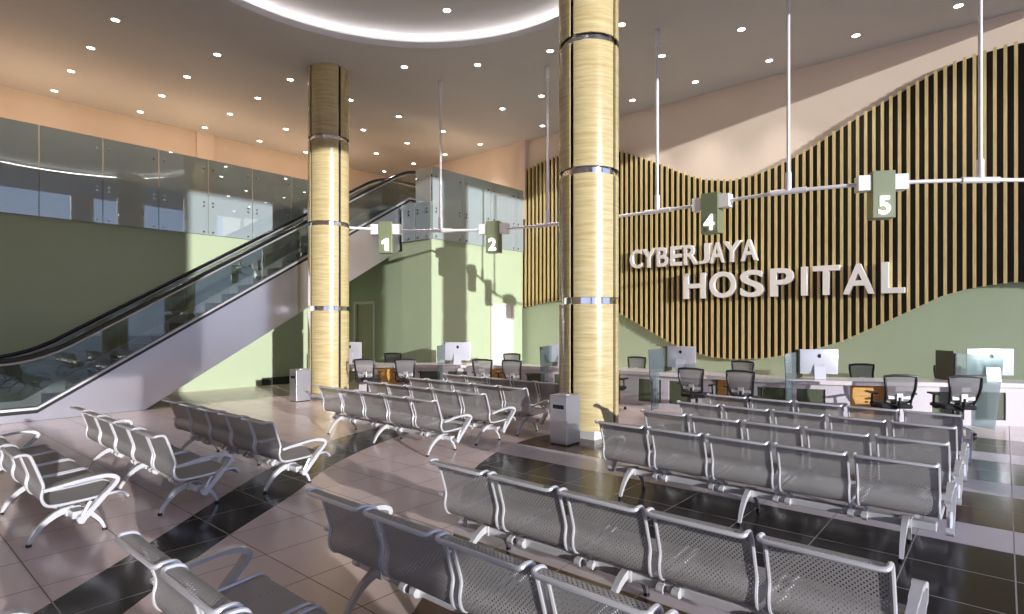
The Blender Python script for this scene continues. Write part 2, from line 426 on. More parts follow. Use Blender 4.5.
# ------------------------------------------------------------------ slatted feature panel
top_p = [(-12.62, 7.04), (-12.3, 7.12), (-11.85, 7.22), (-11, 7.33), (-10, 7.32), (-9.2, 7.16), (-8.7, 7.0), (-8.43, 6.88), (-8.1, 6.72), (-7.74, 6.54), (-7.4, 6.37), (-6.97, 6.12), (-6.6, 5.93), (-6.18, 5.76), (-5.48, 5.62), (-4.9, 5.66), (-4.33, 5.80), (-3.63, 6.07), (-2.56, 6.62), (-1.77, 6.97), (-1.2, 7.22), (-.72, 7.37), (-.25, 7.43), (.23, 7.45), (1, 7.38), (2.9, 6.9)]
bot_p = [(-12.62, 2.37), (-11.52, 2.53), (-10.9, 2.6), (-10.2, 2.6), (-9.4, 2.40), (-8.7, 2.08), (-8.36, 1.91), (-7.83, 1.63), (-7.22, 1.31), (-6.65, 1.08), (-6.0, .93), (-5.43, .89), (-4.57, .95), (-3.66, 1.14), (-2.92, 1.40), (-2.05, 1.85), (-1.5, 2.15), (-1.0, 2.42), (-.5, 2.57), (.11, 2.66), (.8, 2.62), (2.9, 2.0)]
def interp(P, x):
    for a, b in zip(P, P[1:]):
        if a[0] <= x <= b[0]: return a[1]+(b[1]-a[1])*(x-a[0])/(b[0]-a[0])
    return P[0][1] if x < P[0][0] else P[-1][1]
sl = thing('slat_panel', 'wavy edged panel of upright golden wood slats on black backing', 'wall panel', (-5, YF, 0))
bk = MB(); xs = [-12.80+.08*i for i in range(192)]
bk.strip([(x+5, interp(bot_p, x)+.02) for x in xs], [(x+5, interp(top_p, x)-.03) for x in xs], 'y', -.08, -.001)
obj('backing_board', bk, M['black'], sl)
sm = MB(); x = -12.747; n_sl = 0
while x < 2.5:
    sm.box(x+5-.029, x+5+.029, -.15, -.085, interp(bot_p, x), interp(top_p, x)); x += .1615; n_sl += 1
obj('slats', sm, M['slat'], sl)

# lettering
def text_mesh(ch, size, ext, off=0):
    cu = bpy.data.curves.new('txt', 'FONT'); cu.body = ch; cu.size = size; cu.extrude = ext; cu.offset = off; cu.resolution_u = 6
    cu.bevel_depth = .002
    o = bpy.data.objects.new('txt', cu); COL.objects.link(o)
    dg = bpy.context.evaluated_depsgraph_get(); dg.update()
    me = bpy.data.meshes.new_from_object(o.evaluated_get(dg))
    bpy.data.objects.remove(o)
    xs = [v.co.x for v in me.vertices]; ys = [v.co.y for v in me.vertices]
    return me, min(xs), max(xs), min(ys), max(ys)
sg = thing('hospital_sign', 'raised off-white lettering CYBERJAYA HOSPITAL on the slat panel', 'sign', (-5, YF-.15, 0))
def on_front(u, y):            # x on an upright plane at depth y for a picture column
    k = (u-512)/576; return y*(-SA+k*CA)/(CA+k*SA)
def word(w, ext, z0, cap):
    for ch, (a0, a1) in zip(w, ext):
        me, a, b, c, d = text_mesh(ch, 1.0, .08, .016)
        x0, x1 = on_front(615+a0/3.4133, YF-.30), on_front(615+a1/3.4133, YF-.30)
        o = obj('letter', me, M['letter'], sg)
        kx, kz = (x1-x0)/(b-a), cap/(d-c)
        o.rotation_euler = (PI/2, 0, 0); o.scale = (kx, kz, 1); o.location = (x0-a*kx+5, -.085, z0-c*kz)
word('CYBERJAYA', [(51, 92), (91, 139), (143, 181), (189, 228), (235, 282), (285, 324), (323, 374), (368, 430), (429, 485)], 3.44, .54)
word('HOSPITAL', [(234, 308), (322, 412), (427, 507), (529, 609), (635, 655), (674, 766), (778, 886), (909, 989)], 2.51, .69)

# ------------------------------------------------------------------ balustrade glass of the upper floor
def pane(name_lab, axis, fixed, a, b, bolt_cols, hh=2.07):
    t = thing('glass_panel', name_lab, 'glass panel', (fixed, a, ZB) if axis == 'x' else (a, fixed, ZB), 0, 'glass balustrade panels')
    w = b-a; g = .008
    if axis == 'x': obj('pane', MB().box(-.009, .009, g, w-g, 0, hh), M['glass_teal'], t)
    else: obj('pane', MB().box(g, w-g, -.009, .009, 0, hh), M['glass_teal'], t)
    for u in bolt_cols:
        for z in (.07, .78, .88, 1.80)[:4 if hh > 2 else 3]:
            c = MB()
            if axis == 'x':
                c.tube([(-.036, u, z), (.03, u, z)], .028, 12)
            else:
                c.tube([(u, -.03, z), (u, .036, z)], .028, 12)
            obj('bolt', c, M['bolt'], t, smooth=True)
    return t
ls = [.52, 1.74, 2.96, 4.18, 5.40, 6.62, 7.85, 9.07, 10.29, 11.06]
names = ['leftmost in the photo', 'second in the photo from the left edge', 'third in the photo from the left edge', 'above the dark part of the green wall', 'where the sunlit patch begins', 'in the middle of the sunlit patch', 'just left of the farther column', 'behind the farther column', 'last before the escalator head']
for i in range(len(ls)-1):
    bolts = [] if i < 2 else ([.12] if i == 2 else [.12, 1.10] if ls[i+1]-ls[i] > 1 else [.12])
    if i == 2: bolts = [1.10]
    pane('tinted glass panel on the left walkway, '+names[i], 'x', XL+.04, ls[i], ls[i+1], bolts)
fs_ = [11.07, 12.30, 13.55, 14.79, 15.18]
fn = ['at the corner by the escalator', 'second from the corner', 'third from the corner', 'narrow one against the slat panel']
for i in range(4):
    pane('tinted glass panel over the sunlit green block, '+fn[i], 'x', XM+.04, fs_[i], fs_[i+1], [.14, fs_[i+1]-fs_[i]-.14] if i < 3 else [.10])
pane('narrow tinted glass panel on the block side, beside the escalator top', 'y', YS-.04, -13.17, XM+.03, [.12, .52])
pane('short tinted glass panel below the upper end of the near escalator handrail', 'y', YS-.04, -13.82, -13.19, [.36], 1.12)

# ------------------------------------------------------------------ escalator
SL = .606
def zt(y): return .207+SL*(min(max(y, 2.44), 11.42)-2.44)
es = thing('escalator', 'escalator with satin metal side climbing to the upper floor', 'escalator', (XE, 4.2, 0))
EX, EY = XE, 4.2
def L(p): return [(y-EY, z) for y, z in p]
W = 1.55
lowp = [(-1.6, .005), (4.24, .005), (7.85, 2.19), (11.04, 4.06)]
def side(x0, x1):
    m = MB()
    m.prism(L([(-1.6, .005), (4.24, .005), (2.44, .207), (-1.6, .207)]), 'x', x0, x1)
    m.prism(L([(4.24, .005), (11.04, 4.06), (11.04, zt(11.04)), (2.44, .207)]), 'x', x0, x1)
    return m
obj('near_side_cladding', side(-.04, 0), M['clad'], es)
obj('far_side_cladding', side(-W, -W+.04), M['clad'], es)
obj('underside_panel', MB().prism(L([(4.24, .006), (11.04, 4.06), (11.04, 4.12), (4.24, .07)]), 'x', -W+.04, -.04), M['clad'], es)
ys = [-1.6, .5, 2.2, 2.44, 2.7]+[3+.5*i for i in range(17)]+[11.42, 11.6, 14.0]
def path_line(x, dz, y0=None, y1=None):
    return [(x, y-EY, zt(y)+dz) for y in ys if (y0 is None or y >= y0) and (y1 is None or y <= y1)]
def band(xa, xb, dz0, dz1):
    m = MB(); yy = ys
    return m.strip([(y-EY, zt(y)+dz0) for y in yy], [(y-EY, zt(y)+dz1) for y in yy], 'x', xa, xb)
for nm, xa, xb in (('near', -.16, .012), ('far', -W-.012, -W+.16)):
    obj(nm+'_deck', band(xa, xb, .005, .05), M['alu'], es)
obj('near_black_trim', band(.0, .016, -.06, .004), M['rubber'], es)
for nm, xc in (('near', -.16), ('far', -W+.15)):
    obj(nm+'_skirt_panel', band(xc, xc+.01, -.42, .005), M['alu'], es)
def glass_side(x):
    yy = [.25]+[y for y in ys if y > .4]
    return MB().strip([(y-EY, zt(y)+.05) for y in yy], [(y-EY, zt(y)+.89) for y in yy], 'x', x-.006, x+.006)
rail_y = [.4]+[y for y in ys if .45 < y]
def rail_path(x, h):
    p = []
    c0 = zt(.4)+h-.32
    for k in range(7):
        a = math.radians(250-26.6*k); p.append((x, .4-EY+.32*math.cos(a), c0+.32*math.sin(a)))
    # smooth the two bends
    for y in [.9, 1.6]+[1.9+.12*i for i in range(10)]+[3.2+.5*i for i in range(15)]+[10.5+.15*i for i in range(12)]+[13.8]:
        zz = sum(zt(y+d) for d in (-.5, -.25, 0, .25, .5))/5
        p.append((x, y-EY, zz+h))
    c1 = zt(14)+h-.32
    for k in range(7):
        a = math.radians(90-26.6*k); p.append((x, 14.0-EY+.32*math.cos(a), c1+.32*math.sin(a)))
    return p
for nm, x in (('near', -.07), ('far', -W+.07)):
    obj(nm+'_glass_side', glass_side(x), M['glass_esc'], es)
    obj(nm+'_handrail', MB().tube(rail_path(x, .94), .042, 10), M['handrail'], es, smooth=True)
    obj(nm+'_rail_channel', MB().tube(rail_path(x, .87), .022, 8), M['alu'], es, smooth=True)
st = None
nstep = 21
for i in range(nstep):
    y = 2.75+.405*i; z = zt(y)-.13
    if st is None:
        m = MB().box(-W+.17, -.17, 0, .41, -.245, 0)
        for k in range(24):
            xx = -W+.2+(W-.4)*k/23; m.box(xx-.012, xx+.012, 0, .41, 0, .012)
        st = m.mesh('step')
    o = obj('step', st, M['step'], es); o.location = (0, y-EY, z+.1)
obj('lower_landing_plate', MB().box(-W+.17, -.17, -1.6-EY, 2.75-EY, .1, .13), M['step'], es)
obj('upper_landing_plate', MB().box(-W+.17, -.17, 11.24-EY, 14.0-EY, ZM+.01, ZM+.05), M['step'], es)

# ------------------------------------------------------------------ beam seating
prof = [(-.115, .800), (-.09, .804), (-.055, .801), (-.03, .782), (-.005, .72), (.025, .63), (.05, .55), (.053, .51), (.042, .455), (.05, .405), (.075, .370), (.12, .357), (.22, .357), (.35, .362), (.47, .371), (.57, .379), (.605, .372), (.632, .35), (.645, .325)]
def smooth_prof(P, n=3):
    return crom(P, n)
PF = smooth_prof(prof, 3)
SW, SP = .562, .600
def shell_mb():
    m = MB(); m.uv = []
    ln = 0; prev = None; th = .0015; n = len(PF)
    offs = []
    for i, p in enumerate(PF):
        a = PF[max(i-1, 0)]; b = PF[min(i+1, n-1)]; ty, tz = b[0]-a[0], b[1]-a[1]; l = math.hypot(ty, tz)
        offs.append((-tz/l*th, ty/l*th))
    vs = []
    for i, p in enumerate(PF):
        if prev: ln += math.hypot(p[0]-prev[0], p[1]-prev[1])
        prev = p
        for sgn in (0, 1):
            q = (p[0]-offs[i][0]*sgn, p[1]-offs[i][1]*sgn)
            for x in (-SW/2+.012, SW/2-.012):
                vs.append((x, q[0], q[1])); m.uv.append((x+5, ln+5))
    fs = []
    for i in range(n-1):
        o = 4*i
        fs += [(o, o+1, o+5, o+4), (o+2, o+6, o+7, o+3), (o, o+4, o+6, o+2), (o+1, o+3, o+7, o+5)]
    fs += [(0, 2, 3, 1), (4*n-4, 4*n-3, 4*n-1, 4*n-2)]
    m.add(vs, fs); return m
def frame_mb():
    m = MB(); h = SW/2-.012
    left = [(-h, y, z) for y, z in PF]; right = [(h, y, z) for y, z in PF]
    k = .03
    loop = list(reversed(right[1:]))+[(h-k*.3, PF[0][0]-.004, PF[0][1]-.004), (h-k, PF[0][0]-.012, PF[0][1]-.006), (0, PF[0][0]-.012, PF[0][1]-.006), (-h+k, PF[0][0]-.012, PF[0][1]-.006), (-h+k*.3, PF[0][0]-.004, PF[0][1]-.004)]+left[1:]
    m.tube(loop, .0125, 8)
    m.tube([(-h, PF[-1][0], PF[-1][1]), (h, PF[-1][0], PF[-1][1])], .011, 8)
    return m
SHELL = shell_mb().mesh('seat_shell', True); FRAME = frame_mb().mesh('seat_frame', True)
def leg_mb():
    m = MB()
    rear = crom([(0, .012), (.02, .06), (.07, .135), (.14, .20), (.22, .242), (.30, .252)], 4)
    fr = crom([(.30, .250), (.37, .225), (.44, .16), (.50, .085), (.53, .012)], 4)
    n = len(rear); m.blade(rear, [.010+.020*i/(n-1) for i in range(n)], -.024, .024, [.55+.45*i/(n-1) for i in range(n)])
    n = len(fr); m.blade(fr, [.026-.016*i/(n-1) for i in range(n)], -.022, .022, [1-.45*i/(n-1) for i in range(n)])
    m.box(-.04, .04, .24, .345, .20, .275)
    return m
def foot_mb(): return MB().cyl(0, 0, 0, .022, .021, 12)
def beam_mb(n): 
    h = n*SP/2-.06
    return MB().box(-h, h, .25, .335, .205, .268)
def clamp_mb():
    m = MB()
    x = 0
    m.box(x-.017, x+.017, .236, .350, .195, .280)
    m.tube([(x, .29, .275), (x, .31, .315), (x, .40, .348)], .013, 8)
    m.tube([(x, .26, .275), (x, .20, .32), (x, .15, .346)], .013, 8)
    m.tube([(x-.022, .232, .232), (x+.022, .232, .232)], .028, 10)
    return m
def arm_mb():
    m = MB()
    m.blade(crom([(.045, .505), (.15, .522), (.27, .541), (.40, .553), (.48, .548), (.53, .528), (.545, .50), (.515, .455), (.45, .385), (.38, .305), (.32, .235), (.285, .205)], 3),
            [.012]*10+[.016]*14+[.02]*9+[.034]*1, -.024, .024, [.85]*6+[1.0]*4+[1.2]*4+[1.4]*8+[1.2]*6+[1]*6)
    m.tube([(-.026, .292, .216), (.026, .292, .216)], .031, 14)
    m.tube([(.02*0, .30, .24), (0, .345, .33), (0, .36, .352)], .014, 8)
    return m
LEGM, FOOTM, CLAMPM, ARMM = leg_mb().mesh('leg', True), foot_mb().mesh('foot', True), clamp_mb().mesh('clamp', True), arm_mb().mesh('armrest', True)
def make_bench(n=5):
    t = thing('beam_bench', 'x', 'bench', (0, 0, 0), 0, 'five-seat waiting benches')
    obj('beam', beam_mb(n), M['leg'], t, bevel=.008)
    x0 = -(n-1)*SP/2
    for i in range(n):
        s = obj('seat_shell', SHELL, M['sheet'], t); s.location.x = x0+i*SP
        f = obj('seat_frame', FRAME, M['tube'], s)
    for i in range(n+1):
        if i in (0, n): continue
        for e in (-.05, .05):
            c = obj('clamp', CLAMPM, M['leg'], t); c.location.x = x0+(i-.5)*SP+e
    for x in (-1.236, 0, 1.236):
        l = obj('leg', LEGM, M['leg'], t); l.location.x = x
        for fy in (0, .53):
            p = obj('foot_pad', FOOTM, M['rubber'], l); p.location.y = fy
    for s in (-1, 1):
        a = obj('armrest', ARMM, M['leg'], t); a.location.x = s*(n*SP/2+.02)
    return t
bench0 = make_bench()
used = []
def bench(cx, y, label):
    b = bench0 if not used else copy_tree(bench0)
    used.append(1); b.location = (cx, y, 0); b['label'] = label
    return b
XRr, XLl = -1.845, -7.36
bench(XRr, .02, 'steel bench of which only an armrest tip shows in the bottom left corner')
bench(XRr, 1.01, 'perforated steel bench with two seats showing at the bottom edge, over the dark band')
bench(XRr, 2.02, 'perforated steel bench cut by the bottom edge, its left seats in shade')
bench(XRr, 3.03, 'sunlit perforated steel bench crossing the lower right, ending at the bottom edge')
bench(XLl, 1.02, 'perforated steel bench cut by the left edge, its seat tops seen from above')
bench(XLl-.05, 2.01, 'white lit steel bench in the middle of the three at the lower left')
bench(XLl, 3.02, 'shaded steel bench below the escalator, farthest of the three at the lower left')
for k, lab in enumerate(['sunlit steel bench nearest in the middle block, in front of the farther column', 'steel bench second in the middle block, one behind the nearest',
                         'steel bench third in the middle block, its armrest near the steel bin', 'steel bench last in the middle block, partly hidden by the bin and the nearer column']):
    bench(-7.31, 5.30+.965*k, lab)
for k, lab in enumerate(['steel bench nearest in the rear right block, all five backs in full view', 'steel bench second in the rear right block', 'steel bench third in the rear right block',
                         'steel bench last in the rear right block, closest to the reception desks']):
    bench(XRr, 5.36+1.01*k, lab)

# ------------------------------------------------------------------ litter bins
def bin_(x, y, label):
    t = thing('litter_bin', label, 'bin', (x, y, 0))
    obj('body', MB().box(-.155, .155, -.185, .185, .02, .735), M['bin_metal'], t, bevel=.006)
    obj('plinth', MB().box(-.145, .145, -.175, .175, 0, .03), M['rubber'], t)
    obj('lid', MB().box(-.158, .158, -.188, .188, .735, .755).cyl(0, 0, .755, .765, .11, 24), M['bin_metal'], t, bevel=.003)
    obj('slot', MB().box(-.10, .10, -.189, -.17, .55, .61), M['bin_slot'], t)
    return t
bin_(-5.135, 7.265, 'square steel litter bin with dark slot, standing against the nearer column')
bin_(-12.70, 7.12, 'square steel litter bin beside the farther column and the escalator')

# ------------------------------------------------------------------ reception counter along a curve
cpts = [(-13.2, 8.55), (-12.75, 8.68), (-12.25, 8.98), (-11.7, 9.45), (-11.0, 10.08), (-10.0, 10.72), (-9.0, 11.12), (-7.8, 11.42), (-6.6, 11.56), (-5.5, 11.6), (-4.2, 11.62), (-3.1, 11.75), (-2.1, 12.15), (-1.2, 12.7), (-.3, 13.3), (.6, 13.85), (1.6, 14.3)]
fine = crom(cpts, 20)
ss = [0]
for a, b in zip(fine, fine[1:]): ss.append(ss[-1]+math.hypot(b[0]-a[0], b[1]-a[1]))
def at_s(s):
    s = min(max(s, 0), ss[-1]-1e-4)
    for i in range(len(ss)-1):
        if ss[i] <= s <= ss[i+1]:
            k = (s-ss[i])/max(1e-9, ss[i+1]-ss[i]); a, b = fine[i], fine[i+1]
            j0, j1 = max(0, i-8), min(len(fine)-1, i+9)
            t = Vector((fine[j1][0]-fine[j0][0], fine[j1][1]-fine[j0][1])).normalized()
            return Vector((a[0]+(b[0]-a[0])*k, a[1]+(b[1]-a[1])*k)), t
def on(s, n):
    p, t = at_s(s); return p+Vector((-t.y, t.x))*n, t
def col_of(p): # picture column of a ground point, used to find the station along the counter
    return 512+576*(CA*p[0]+SA*p[1])/(-SA*p[0]+CA*p[1])
def s_for(u, n):
    best = None
    for i in range(int(ss[-1]/.02)):
        p, t = on(i*.02, n); e = abs(col_of(p)-u)
        if best is None or e < best[0]: best = (e, i*.02)
    return best[1]
S0 = .05
S1 = ss[-1]-.05
def strip_s(s0, s1, n0, n1, z0, z1, step=.12):
    m = MB(); k = max(1, int((s1-s0)/step)); q = [s0+(s1-s0)*i/k for i in range(k+1)]
    return m.strip([tuple(on(s, n0)[0]) for s in q], [tuple(on(s, n1)[0]) for s in q], 'z', z0, z1)
sp = [s_for(440, -.45), s_for(541, -.45), s_for(653, -.45), s_for(791, -.45), s_for(990, -.45)]
print('stations', sp, S0, S1)
spacing = 2.85
allsp = [sp[0]-spacing]+sp
co = thing('reception_counter', 'long curving reception counter with pale stone top behind the benches', 'counter', (*on(sp[2], 0)[0], 0))
cinv = -Vector(co.location)
def shift(m): m.v = [(v[0]+cinv.x, v[1]+cinv.y, v[2]) for v in m.v]; return m
obj('countertop', shift(strip_s(S0, S1, 0, .82, .70, .775)), M['counter_top'], co)
pan = []
cur = S0
for q in allsp:
    for a, b, z0, z1 in ((q-.62, q-.08, .1, .60), (q+.10, q+.60, .1, .60), (q+1.02, q+1.80, 0, .70)):
        if b <= S0 or a >= S1: continue
        a = max(a, S0); b = min(b, S1)
        if a > cur+.01: pan.append((cur, a, 0, .70))
        if z0 > 0: pan.append((a, b, 0, z0)); 
        if z1 < .69: pan.append((a, b, z1, .70))
        cur = b
if cur < S1: pan.append((cur, S1, 0, .70))
for q in allsp:
    for a, b in ((q-.62, q-.08), (q+.10, q+.60)):
        if a > S0 and b < S1: obj('inset_panel', shift(strip_s(a, b, .125, .135, .1, .60)), M['inset'], co)
for a, b, z0, z1 in pan:
    obj('front_panel', shift(strip_s(a, b, .10, .14, z0, z1)), M['counter_panel'], co)
for q in allsp:
    for d in (1.0, 1.80):
        if S0 < q+d < S1-.05: obj('side_board', shift(strip_s(q+d, q+d+.03, .14, .78, 0, .70)), M['counter_panel'], co)

ordw = ['first', 'second', 'third', 'fourth', 'fifth']
plab = ['below sign 2', 'just left of the nearer column', 'right of the nearer column', 'in the middle of the counter under sign 5', 'at the right end of the counter']
for i, (un, uf) in enumerate(((437.5, 445.5), (540, 552), (648.5, 664.5), (784.5, 796.5), (1004, 955))):
    sa = s_for(un, -.62); p, t = on(sa, -.62)
    base = math.atan2(t.y, t.x)+PI/2; best = None
    for k in range(-300, 301):
        a = base+math.radians(k*.15); e = abs(col_of((p.x+.97*math.cos(a), p.y+.97*math.sin(a)))-uf)+abs(k)*.004
        if best is None or e < best[0]: best = (e, a)
    a = best[1]
    r = thing('counter_screen', 'slanted frosted glass divider '+plab[i], 'screen', (p.x, p.y, 0), a-PI/2, 'counter dividers')
    obj('glass_pane', MB().prism([(.17, .01), (.62, .01), (.62, .69), (.66, .78), (.97, .78), (.97, 1.29), (0, 1.29)], 'x', -.008, .008), M['glass_screen'], r)
    obj('dark_panel', MB().box(-.03, .03, .97, 1.38, .78, 1.33), M['screen_dark'], r)

# monitors
def apple_mb():
    m = MB(); pts = []
    for k in range(40):
        a = 2*PI*k/40
        r = 1+.09*math.cos(2*a)*0
        x = math.cos(a)*(.95+.06*math.sin(a)); z = math.sin(a)*1.0
        if z > .6: z -= .22*math.exp(-(x/.28)**2)
        if z < -.6: z += .14*math.exp(-(x/.25)**2)
        # bite on the right
        dxb, dzb = x-1.12, z-.12
        d = math.hypot(dxb, dzb)
        if d < .5: x = 1.12+dxb*.5/d if d > 0 else x; z = .12+dzb*.5/d if d > 0 else z
        pts.append((x, z))
    m.prism([(p[0]*.036, p[1]*.040) for p in pts], 'y', -.001, .001)
    leaf = [(.0, 1.05), (.12, 1.32), (.38, 1.52), (.36, 1.25), (.16, 1.06)]
    m.prism([(p[0]*.036, p[1]*.040) for p in leaf], 'y', -.001, .001)
    return m
def make_mac():
    t = thing('monitor', 'x', 'monitor', (0, 0, 0), 0, 'white monitors on the counter')
    hw, z0, z1 = .335, .10, .57
    sh = MB()
    # shell: flat rim, back bulging towards -y
    N = 8
    def ringp(k, y):
        f = 1-k
        return [(-hw*f, y, (z0+z1)/2-(z1-z0)/2*f), (hw*f, y, (z0+z1)/2-(z1-z0)/2*f), (hw*f, y, (z0+z1)/2+(z1-z0)/2*f), (-hw*f, y, (z0+z1)/2+(z1-z0)/2*f)]
    rings = [ringp(0, .012), ringp(0, -.004), ringp(.12, -.018), ringp(.4, -.032), ringp(.7, -.038)]
    vs = [v for r in rings for v in r]; fs = [(0, 1, 2, 3), tuple(4*4+j for j in (3, 2, 1, 0))]
    for i in range(4):
        for j in range(4): fs.append((4*i+j, 4*(i+1)+j, 4*(i+1)+(j+1) % 4, 4*i+(j+1) % 4))
    sh.add(vs, fs)
    obj('shell', sh, M['mac'], t, smooth=True)
    obj('display', MB().box(-hw+.01, hw-.01, .012, .016, z0+.08, z1-.01), M['display'], t)
    obj('stand', MB().blade([(-.03, .30), (-.055, .24), (-.075, .10), (-.085, .006), (-.02, .004), (.11, .004)], [.006]*6, -.10, .10), M['mac'], t)
    lg = obj('logo', apple_mb(), M['mac_dark'], t, label='dark fruit shaped logo'); lg.location = (0, -.039, .445)
    t.rotation_euler = (0, 0, 0)
    return t
mac0 = make_mac()
mus = [(351, .30, 6), (458, .30, 4), (563, .34, 0), (681, .34, -4), (819, .30, 8), (990, .42, 6)]
mlab = ['white monitor seen from behind, half hidden by the farther column', 'white monitor seen from behind, under sign 2', 'white monitor mostly hidden by the nearer column', 'white monitor seen from behind, right of the nearer column below sign 4',
        'white monitor seen from behind, in the middle of the counter below sign 5', 'white monitor at the right end of the counter behind the glass divider']
for i, (u, n, rz) in enumerate(mus):
    m = mac0 if i == 0 else copy_tree(mac0)
    s = s_for(u, n); p, t = on(s, n); m.location = (p.x, p.y, .775); m['label'] = mlab[i]
    m.rotation_euler = (0, 0, math.atan2(t.y, t.x)+math.radians(rz))
    if i == 5: m.scale = (1.25, 1.1, 1.05)

# drawer pedestals in the knee spaces
def make_ped():
    t = thing('drawer_pedestal', 'x', 'drawers', (0, 0, 0), 0, 'wooden drawer pedestals')
    obj('body', MB().box(-.36, .36, 0, .32, .03, .68), M['oak_box'], t)
    for k in range(3):
        d = obj('drawer', MB().box(-.345, .345, -.02, 0, .05+.21*k, .245+.21*k), M['oak_box'], t)
        obj('knob', MB().tube([(0, -.02, .147+.21*k), (0, -.05, .147+.21*k)], .016, 10), M['chair_black'], d)
    return t
ped0 = make_ped(); k = 0
pl = ['under sign 1, between the two black chairs', 'under sign 2, between the two black chairs', 'hidden by the nearer column', 'between the two black chairs right of the nearer column', 'near the middle, left of a black chair']
for i, q in enumerate(allsp[:5]):
    p, t = on(q+1.42, .40)
    o = ped0 if k == 0 else copy_tree(ped0); k += 1
    o.location = (p.x, p.y, 0); o.rotation_euler = (0, 0, math.atan2(t.y, t.x)); o['label'] = 'wooden drawer pedestal under the counter '+pl[i] if i != 2 else 'honey wood drawer pedestal under the counter behind the nearer column'

# office chairs
def back_pts(hw0, hw1, z0, z1, y0, n=9):
    return [(z0+(z1-z0)*i/(n-1), hw0+(hw1-hw0)*(i/(n-1))**.8, y0-.05*math.sin(PI*i/(n-1))-.10*(i/(n-1))) for i in range(n)]
def make_chair():
    t = thing('office_chair', 'x', 'chair', (0, 0, 0))
    pts = back_pts(.185, .24, .54, .97, -.22)
    loop = [(-h, y, z) for z, h, y in pts]+[(-.1, pts[-1][2]-.01, .985), (.1, pts[-1][2]-.01, .985)]+[(h, y, z) for z, h, y in reversed(pts)]
    loop += [(.1, pts[0][2]+.01, .525), (-.1, pts[0][2]+.01, .525)]
    obj('back_frame', MB().tube(loop, .022, 8, closed=True), M['chair_black'], t, smooth=True)
    mm = MB(); n = len(pts); vs = []
    for z, h, y in pts: vs += [(-h, y, z), (-h*.4, y-.012, z), (h*.4, y-.012, z), (h, y, z)]
    mm.add(vs, [(4*i+j, 4*i+j+1, 4*i+j+5, 4*i+j+4) for i in range(n-1) for j in range(3)])
    obj('mesh_back', mm, M['chair_mesh'], t, smooth=True)
    obj('lumbar_support', MB().box(-.17, .17, -.285, -.27, .585, .70).box(-.05, .05, -.31, -.285, .56, .72), M['alu'], t, bevel=.008)
    obj('seat', MB().box(-.245, .245, -.22, .27, .42, .49), M['chair_seat'], t, bevel=.03)
    obj('back_spine', MB().tube([(0, -.0, .41), (0, -.24, .42), (0, -.30, .50), (0, -.29, .62)], .03, 8), M['chair_black'], t, smooth=True)
    for s in (-1, 1):
        obj('armrest', MB().tube([(s*.22, .02, .42), (s*.30, .02, .43), (s*.305, 0, .52), (s*.30, -.01, .655)], .018, 8).box(s*.30-.04, s*.30+.04, -.13, .14, .65, .68), M['chair_black'], t, bevel=.005)
    obj('gas_column', MB().cyl(0, 0, .10, .42, .028, 14), M['chair_black'], t, smooth=True)
    b = MB(); cs = MB()
    for k in range(5):
        a = 2*PI*k/5+.3; c, s = math.cos(a), math.sin(a)
        b.tube([(0, 0, .125), (.12*c, .12*s, .115), (.30*c, .30*s, .075)], [.032, .026, .018], 8)
    obj('star_base', b, M['chrome'], t, smooth=True)
    for k in range(5):
        a = 2*PI*k/5+.3; c, s = math.cos(a), math.sin(a)
        obj('castor', MB().tube([(.30*c-.022*s, .30*s+.022*c, .03), (.30*c+.022*s, .30*s-.022*c, .03)], .03, 12), M['rubber'], t, smooth=True)
    return t
chair0 = make_chair(); nch = [0]
def place_chair(u, n, rz, label, staff=False, group='office chairs at the counter'):
    o = chair0 if nch[0] == 0 else copy_tree(chair0); nch[0] += 1
    s = s_for(u, n); p, t = on(s, n); o.location = (p.x, p.y, 0)
    o.rotation_euler = (0, 0, math.atan2(t.y, t.x)+math.radians(rz)+(PI if staff else 0)); o['label'] = label; o['group'] = group
    return o
NV = -.75
place_chair(368, NV, 4, 'black mesh visitor chair, left of the two under sign 1')
place_chair(408, NV, -4, 'black mesh visitor chair, right of the two under sign 1, half in shadow')
place_chair(487, NV, 0, 'black mesh visitor chair, left of the two under sign 2')
place_chair(517, NV, 0, 'black mesh visitor chair, right of the two under sign 2')
place_chair(611, NV, 0, 'black mesh visitor chair peeking out right behind the nearer column')
place_chair(697, NV, 2, 'black mesh visitor chair in front of the monitor right of the nearer column')
place_chair(744, NV, 0, 'black mesh visitor chair below the first letters of HOSPITAL')
place_chair(892, NV, 0, 'black mesh visitor chair, left of the pair at the right end of the counter')
place_chair(954, NV, -3, 'black mesh visitor chair in front of the right end glass divider')
NS = 1.30
for u, lab in ((389, 'staff chair behind the counter, its dark back above the top under sign 1'), (509, 'staff chair behind the counter, just above the visitor chair under sign 2'),
               (632, 'grey staff chair behind the counter, just right of the nearer column'), (738, 'grey staff chair behind the counter below the lowest slats'),
               (869, 'dark staff chair behind the counter between two monitors under sign 5'), (957, 'staff chair seen through the right end glass divider')):
    place_chair(u, NS if u < 900 else 1.15, 0, lab, True, 'staff chairs behind the counter')

